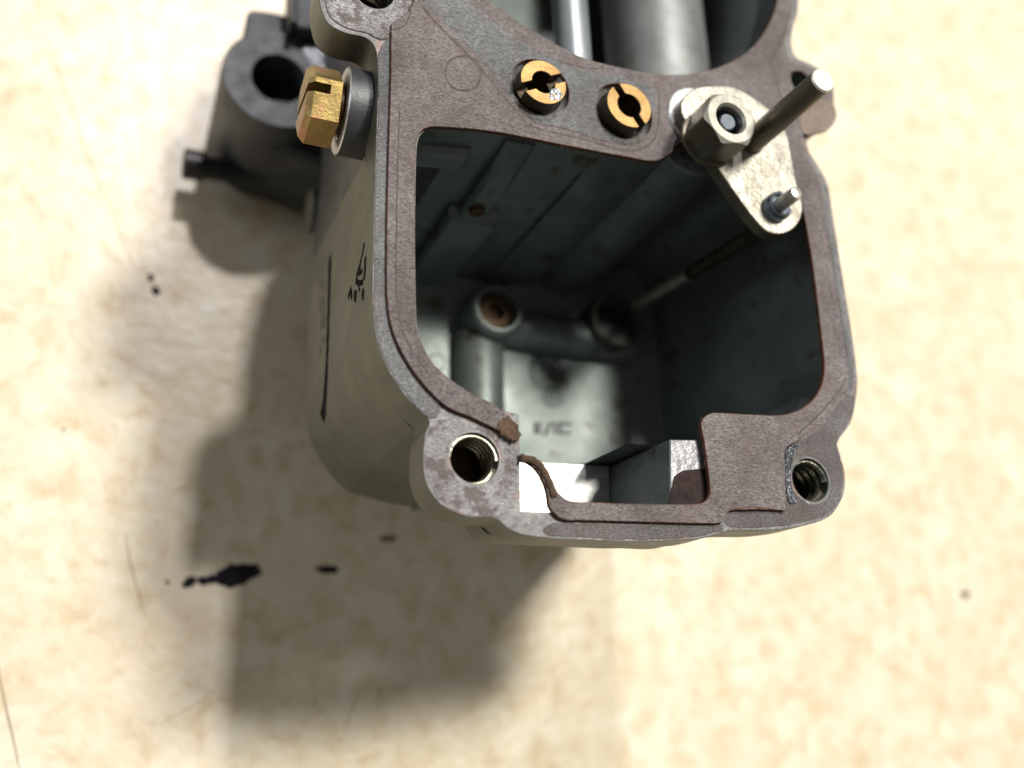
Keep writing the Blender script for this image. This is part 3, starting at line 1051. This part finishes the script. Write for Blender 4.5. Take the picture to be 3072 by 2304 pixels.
# pump rod hanging into the bowl
ra, rb = P(2285, 690, -2.0), P(2066, 822, -18.0)
rcc = P(1900, 918, -35.5)
mb = MB()
mb.lathe(ra, rb - ra, [(0.75, 0), (0.75, (rb - ra).length)], 20, True, True)
k = int((rb - ra).length / 0.55)
for i in range(k):
    pc_ = ra + (rb - ra) * (i / k)
    mb.lathe(pc_, rb - ra, [(0.72, 0), (0.98, 0.18), (0.98, 0.32), (0.72, 0.5)], 18)
rod = mb.build('pump_rod', metal('rod_steel', (0.022, 0.019, 0.014), (0.055, 0.048, 0.036), 0.6, 0.42, 500, 0.00003), carb)
mb = MB()
mb.lathe(rb, rcc - rb, [(0.95, 0), (0.95, 0.4), (0.8, 0.5), (0.8, (rcc - rb).length)], 20, True, True)
mb.build('rod_end', M_STEEL, rod)

# ------------------------------------------------------------------ brass bolt on the left side
BZ = -7.0
bc = P(968, 322, BZ)
bR = MM(118, 968, 322, BZ)
XL = P(905, 322, BZ).x
XR = P(1004, 322, BZ).x


def boltpt(x, a, r):
    return Vector((x, bc.y + r * cos(a), bc.z + r * sin(a)))


def clip(polyg, n, c_):
    out = []
    for i in range(len(polyg)):
        a, b_ = polyg[i], polyg[(i + 1) % len(polyg)]
        da, db = n[0] * a[0] + n[1] * a[1] - c_, n[0] * b_[0] + n[1] * b_[1] - c_
        if da <= 0:
            out.append(a)
        if da * db < 0:
            t = da / (da - db)
            out.append((a[0] + (b_[0] - a[0]) * t, a[1] + (b_[1] - a[1]) * t))
    return out


rot = 0.34
hx = [(bR * cos(pi / 3 * k + rot), bR * sin(pi / 3 * k + rot)) for k in range(6)]
mb = MB()
SD = 2.4
hb = [(x, y) for x, y in hx]


def hexprism(m_, pg, x0, x1, ch):
    c_ = [sum(p[i] for p in pg) / len(pg) for i in (0, 1)]
    f0 = [(x0 + ch * 0.6, bc.y + p[0], bc.z + p[1]) for p in pg]
    fi = [(x0, bc.y + p[0] * (1 - ch / 8), bc.z + p[1] * (1 - ch / 8)) for p in pg]
    f1 = [(x1, bc.y + p[0], bc.z + p[1]) for p in pg]
    m_.face(fi)
    m_.strip(fi, f0)
    m_.strip(f0, f1)
    m_.face(f1)


hexprism(mb, hb, XL + SD, XR, 0.02)
sa = pi / 2 + 0.05
sn = (cos(sa + pi / 2), sin(sa + pi / 2))
for s_ in (1, -1):
    pg = clip(hb, (sn[0] * s_, sn[1] * s_), -0.5)
    hexprism(mb, pg, XL, XL + SD, 1.1)
bolt = mb.build('brass_bolt', M_BOLT, carb, angle=20)
bolt['label'] = 'hexagonal brass bolt with a screwdriver slot on the left side'
mb = MB()
XW1 = P(1135, 322, BZ).x
mb.lathe((XR - 0.05, bc.y, bc.z), (1, 0, 0), [(bR * 0.56, 0), (bR * 0.56, XW1 - XR)], 32)
mb.build('bolt_shank', M_RUST, bolt)
mb = MB()
xb = P(1022, 322, BZ).x
bo_r = MM(130, 1050, 322, BZ)
mb.lathe((xb, bc.y, bc.z), (1, 0, 0), [(bo_r * 0.62, 1.0), (bo_r * 0.62, 0.25), (bo_r * 0.66, 0.0), (bo_r * 0.97, 0.0), (bo_r, 0.15)], 44)
mb.slot = 1
mb.lathe((xb, bc.y, bc.z), (1, 0, 0), [(bo_r, 0.15), (bo_r, 5.5)], 44)
mb.build('bolt_boss', [M_MACH, M_DARK], carb)  # second slot: shade on the boss side painted as dark metal

# ------------------------------------------------------------------ left housing (cable / choke body)
HZ = -41.0
hc = P(838, 235, HZ)
hr = MM(170, 838, 235, HZ)
hh = MM(79, 845, 232, HZ)
mb = MB()
mb.lathe((hc.x, hc.y, 0), (0, 0, 1), [(hr, -T + 1), (hr * 0.985, HZ - 0.5), (hr * 0.955, HZ), (hh * 1.05, HZ), (hh, HZ - 0.4), (hh * 0.96, -58), (0.02, -58)], 64)
hous = mb.build('cable_housing', M_DARK, carb)
hous['label'] = 'dark round housing with a deep open hole beside the brass bolt'
mb = MB()
xr = P(1185, 300, ZF).x + 4
mb.prism([(hc.x + hr * .62, hc.y - hr * 0.7), (xr, hc.y - hr * 0.75), (xr, hc.y + hr * 0.75), (hc.x + hr * .62, hc.y + hr * 0.7)], HZ - 1.0, -T + 6, 0.5)
mb.prism([(hc.x + 1, hc.y - hr * 0.9), (xr, hc.y - hr * 1.0), (xr, hc.y + hr * 0.9), (hc.x + 1, hc.y + hr * 0.9)], HZ - 7.0, -T + 2, 0.5)
low_ = [Vector((hc.x - hr * .35, hc.y - hr * .90, 0)), Vector((hc.x + hr * .30, hc.y - hr * 1.06, 0)), Vector((hc.x + hr * .95, hc.y - hr * 1.22, 0)), Vector((xr, hc.y - hr * 1.42, 0)), Vector((xr, hc.y - hr * 1.42, 0)), Vector((xr, hc.y, 0)), Vector((xr, hc.y, 0)), Vector((hc.x, hc.y, 0)), Vector((hc.x - hr * .5, hc.y - hr * .5, 0))]
mb.prism([(p.x, p.y) for p in spline(low_, 0.6)], HZ - 5.0, -T + 1.2, 0.9)
mb.build('housing_arm', M_DARK, hous)
mb = MB()
wet = L2([(905, 150), (925, 136), (980, 140), (1042, 160), (1048, 215), (1020, 240), (975, 235), (940, 215), (925, 180)], HZ, 0.5, jit=0.25)
mb.prism(wet, HZ + 0.12, HZ - 1.2, 0.1)
for k in range(26):
    bb = P(R.uniform(935, 1035), R.uniform(150, 222), HZ + 0.1)
    mb.lathe(bb, (R.uniform(-.4, .4), R.uniform(-.4, .4), 1), [(R.uniform(.3, .7), -0.1), (R.uniform(.2, .4), 0.2), (0.01, 0.28)], 10)
mb.build('oil_film', M_WET, hous)
mb = MB()
mb.prism(L2([(730, 120), (732, 95), (742, 38), (752, 28), (765, 26), (870, 50), (900, 120), (860, 160), (790, 150)], HZ - 2.5, 0.5), HZ - 2.5, -T + 4, 0.4)
mb.build('housing_tab', M_DARK, hous)
mb = MB()
mb.prism(L2([(890, 78), (886, 0), (894, -160), (894, -160), (1170, -200), (1180, 90), (1180, 90), (1060, 96), (960, 88)], -38, 0.6), -38.0, -43, 0.4)
mb.prism(L2([(870, 76), (876, -160), (876, -160), (890, -160), (886, 80), (886, 80)], -38, 0.6), -37.0, -43, 0.2)
col_ = mb.build('side_casting', M_DARK, carb)
# plug with a pale round end, low on the housing
pc_ = P(924, 632, -46)
pR_ = MM(66, 924, 632, -46)
mb = MB()
mb.slot = 1
mb.lathe(pc_, (1, 0.05, 0), [(0.02, 0), (pR_ * 0.94, 0), (pR_, 0.2)], 36)
mb.slot = 0
mb.lathe(pc_, (1, 0.05, 0), [(pR_, 0.2), (pR_, 9)], 36)
mb.build('side_plug', [M_DARK, M_CAST], hous)
# black screw at the far left
s0, s1 = P(548, 490, -57.5), P(735, 520, -57.5)
ds = (s1 - s0)
LLn = ds.length
ds = ds.normalized()
rs = MM(46, 560, 490, -57.5)
mb = MB()
mb.lathe(s0, ds, [(0.02, 0.1), (rs * 0.55, 0.1), (rs * 0.6, 0), (rs * 0.9, 0), (rs, 0.25), (rs, 3.1), (rs * 0.92, 3.3), (rs * 0.7, 3.3), (rs * 0.7, LLn + 3)], 32)
scr = mb.build('stop_screw', M_BLACK, hous)
mb = MB()
pts = []
q = ds.to_track_quat('Z', 'Y')
for i in range(6 * 20):
    a = 2 * pi * i / 20
    pts.append(s0 + ds * (3.4 + (i / 20) * 0.95) + q @ Vector((rs * 0.78 * cos(a), rs * 0.78 * sin(a), 0)))
mb.tube(pts, 0.30, 6)
mb.build('screw_thread', M_BLACK, scr)

# ------------------------------------------------------------------ printed marks on the left wall
from mathutils.bvhtree import BVHTree
_k = len(bowl.data.vertices)
_bv = BVHTree.FromPolygons([v.co.copy() for v in bowl.data.vertices] + [v.co.copy() for v in flange.data.vertices],
                           [tuple(p.vertices) for p in bowl.data.polygons] + [tuple(i + _k for i in p.vertices) for p in flange.data.polygons])
_borg = Vector(bowl['_org'])


def on_wall(u, v):
    c_ = W(Vector((0, 0, H)) - O0) - _borg
    hit, nn, _, _ = _bv.ray_cast(c_, ray(u, v).normalized())
    if hit is None:
        return None
    if nn.dot(ray(u, v)) > 0:
        nn = -nn
    q = (hit + _borg) / S
    return Vector((q.x, q.y, q.z - T)), nn


def wallmark(strokes, wd, name, mat=M_INK):
    m_ = MB()
    for st in strokes:
        ww = wd
        if isinstance(st, tuple):
            st, ww = st
        dense = []
        for (u0, v0), (u1, v1) in zip(st, st[1:]):
            kk = max(1, int(math.hypot(u1 - u0, v1 - v0) / 12))
            dense += [(u0 + (u1 - u0) * i / kk, v0 + (v1 - v0) * i / kk) for i in range(kk)]
        dense.append(st[-1])
        hits = [on_wall(u, v) for u, v in dense]
        hits = [h_ for h_ in hits if h_]
        if len(hits) < 2:
            continue
        pts_ = [h_[0] for h_ in hits]
        a, b_, c_ = [], [], []
        for i, p in enumerate(pts_):
            wn = hits[i][1]
            t = (pts_[min(i + 1, len(pts_) - 1)] - pts_[max(i - 1, 0)]).normalized()
            nn = t.cross(wn).normalized() * ww * 1.55 * (0.85 + 0.3 * noise.noise(p * 0.9))
            a.append(p + nn + wn * 0.01)
            b_.append(p - nn + wn * 0.01)
            c_.append(p + wn * 0.025)
        m_.strip(a, c_, closed=False)
        m_.strip(c_, b_, closed=False)
    return m_.build(name, mat, bowl)


wallmark([[(990, 768), (988, 860), (985, 960), (982, 1060), (977, 1160), (972, 1225), (966, 1256)]], 0.62, 'printed_line')
wallmark([([(962, 850), (970, 850), (972, 872)], .35), ([(960, 900), (972, 905), (975, 930)], .5), ([(960, 912), (966, 925)], .5), ([(965, 945), (976, 960), (974, 985)], .55),
          ([(962, 960), (968, 985)], .5), ([(966, 1010), (972, 1030)], .3), ([(958, 1048), (966, 1050)], .35)], 0.4, 'printed_lettering',
         metal('worn_ink', (0.025, 0.025, 0.022), (0.075, 0.072, 0.06), 0.0, 0.6, 900, 0.00003))
wallmark([([(1093, 728), (1088, 760), (1080, 795), (1070, 830), (1068, 842), (1076, 850), (1090, 846)], .28), ([(1096, 770), (1095, 810), (1092, 840)], .38),
          ([(1084, 775), (1078, 820)], .22), ([(1076, 822), (1088, 812)], .22), ([(1082, 848), (1076, 862), (1080, 872)], .22),
          ([(1044, 895), (1052, 870), (1056, 896)], .3), ([(1062, 880), (1070, 882), (1068, 900), (1062, 892)], .3), ([(1086, 876), (1090, 880), (1088, 900)], .45)], 0.3, 'printed_emblem')


# ------------------------------------------------------------------ crumbs and smears on the counter
def blob(px, hgt, label, cat, name, mat=M_GREASE, seed=1, jit=0.35, jf=0.9, group=None):
    m_ = MB()
    lp = L2(px, -T, 0.35, jit=jit, jf=jf, seed=seed)
    c0 = P(sum(p[0] for p in px) / len(px), sum(p[1] for p in px) / len(px), -T)
    i1 = inset(lp, 0.16)
    a = [(p[0], p[1], -T + 0.01) for p in lp]
    b_ = [(p[0], p[1], -T + hgt * (0.6 + 0.4 * noise.noise(Vector((p[0], p[1], 3))))) for p in i1]
    m_.strip(a, b_)
    try:
        m_.cap([i1], -T + hgt, fn=lambda v: (v.x, v.y, -T + hgt * (0.8 + 0.5 * noise.noise(Vector((v.x * 2, v.y * 2, seed))))))
    except Exception:
        pass
    o_ = m_.build(name, mat, None, origin=(c0.x, c0.y, -T))
    return tag(o_, label, cat, group)


blob([(585, 1738), (610, 1730), (640, 1722), (668, 1705), (700, 1692), (745, 1688), (775, 1694), (786, 1712), (772, 1732), (740, 1748), (700, 1762), (672, 1764), (650, 1748), (622, 1752), (600, 1756)], 0.25,
     'long black grease smear on the counter, widest to the right, at the left shadow edge', 'smear', 'grease_smear', seed=2, jit=0.42, jf=1.5)
blob([(546, 1750), (560, 1735), (578, 1730), (590, 1738), (584, 1755), (566, 1762), (552, 1764)], 0.18,
     'small black grease dab touching the thin left end of the long smear', 'smear', 'grease_smear', seed=3, jit=0.25)
blob([(945, 1707), (960, 1698), (990, 1696), (1012, 1700), (1016, 1712), (1000, 1720), (965, 1718)], 0.25,
     'short black grease dash inside the shadow, right of the long smear', 'smear', 'grease_smear', seed=4, jit=0.2)
blob([(445, 825), (455, 822), (462, 834), (452, 846), (444, 840)], 0.4, 'smaller upper one of two black crumbs on the counter left of the bowl', 'crumb', 'crumb', seed=5, jit=0.15, group='black crumbs on the counter')
blob([(455, 866), (468, 858), (480, 870), (478, 886), (464, 886)], 0.5, 'larger lower one of two black crumbs on the counter left of the bowl', 'crumb', 'crumb', seed=6, jit=0.15, group='black crumbs on the counter')
blob([(2884, 1776), (2896, 1772), (2904, 1782), (2898, 1796), (2886, 1792)], 0.4, 'lone dark crumb on the bright counter at the lower right', 'crumb', 'crumb', seed=7, jit=0.12, group='black crumbs on the counter')
blob([(496, 1742), (504, 1740), (508, 1750), (500, 1754)], 0.3, 'tiny dark speck left of the thin end of the long smear', 'crumb', 'crumb', seed=8, jit=0.08, group='black crumbs on the counter')
blob([(186, 1284), (194, 1284), (196, 1292), (188, 1294)], 0.3, 'tiny dark speck alone on the counter at the far left', 'crumb', 'crumb', seed=9, jit=0.08, group='black crumbs on the counter')
M_STAIN = metal('brown_stain', (0.16, 0.10, 0.045), (0.28, 0.19, 0.09), 0, 0.5, 700, 0.00003)
blob([(1140, 1612), (1165, 1604), (1190, 1608), (1184, 1624), (1150, 1626)], 0.05, 'faint brown stain in the shadow below the bowl corner', 'stain', 'brown_stain', M_STAIN, seed=10, jit=0.3)

for o in bpy.data.objects:
    if '_org' in o:
        del o['_org']
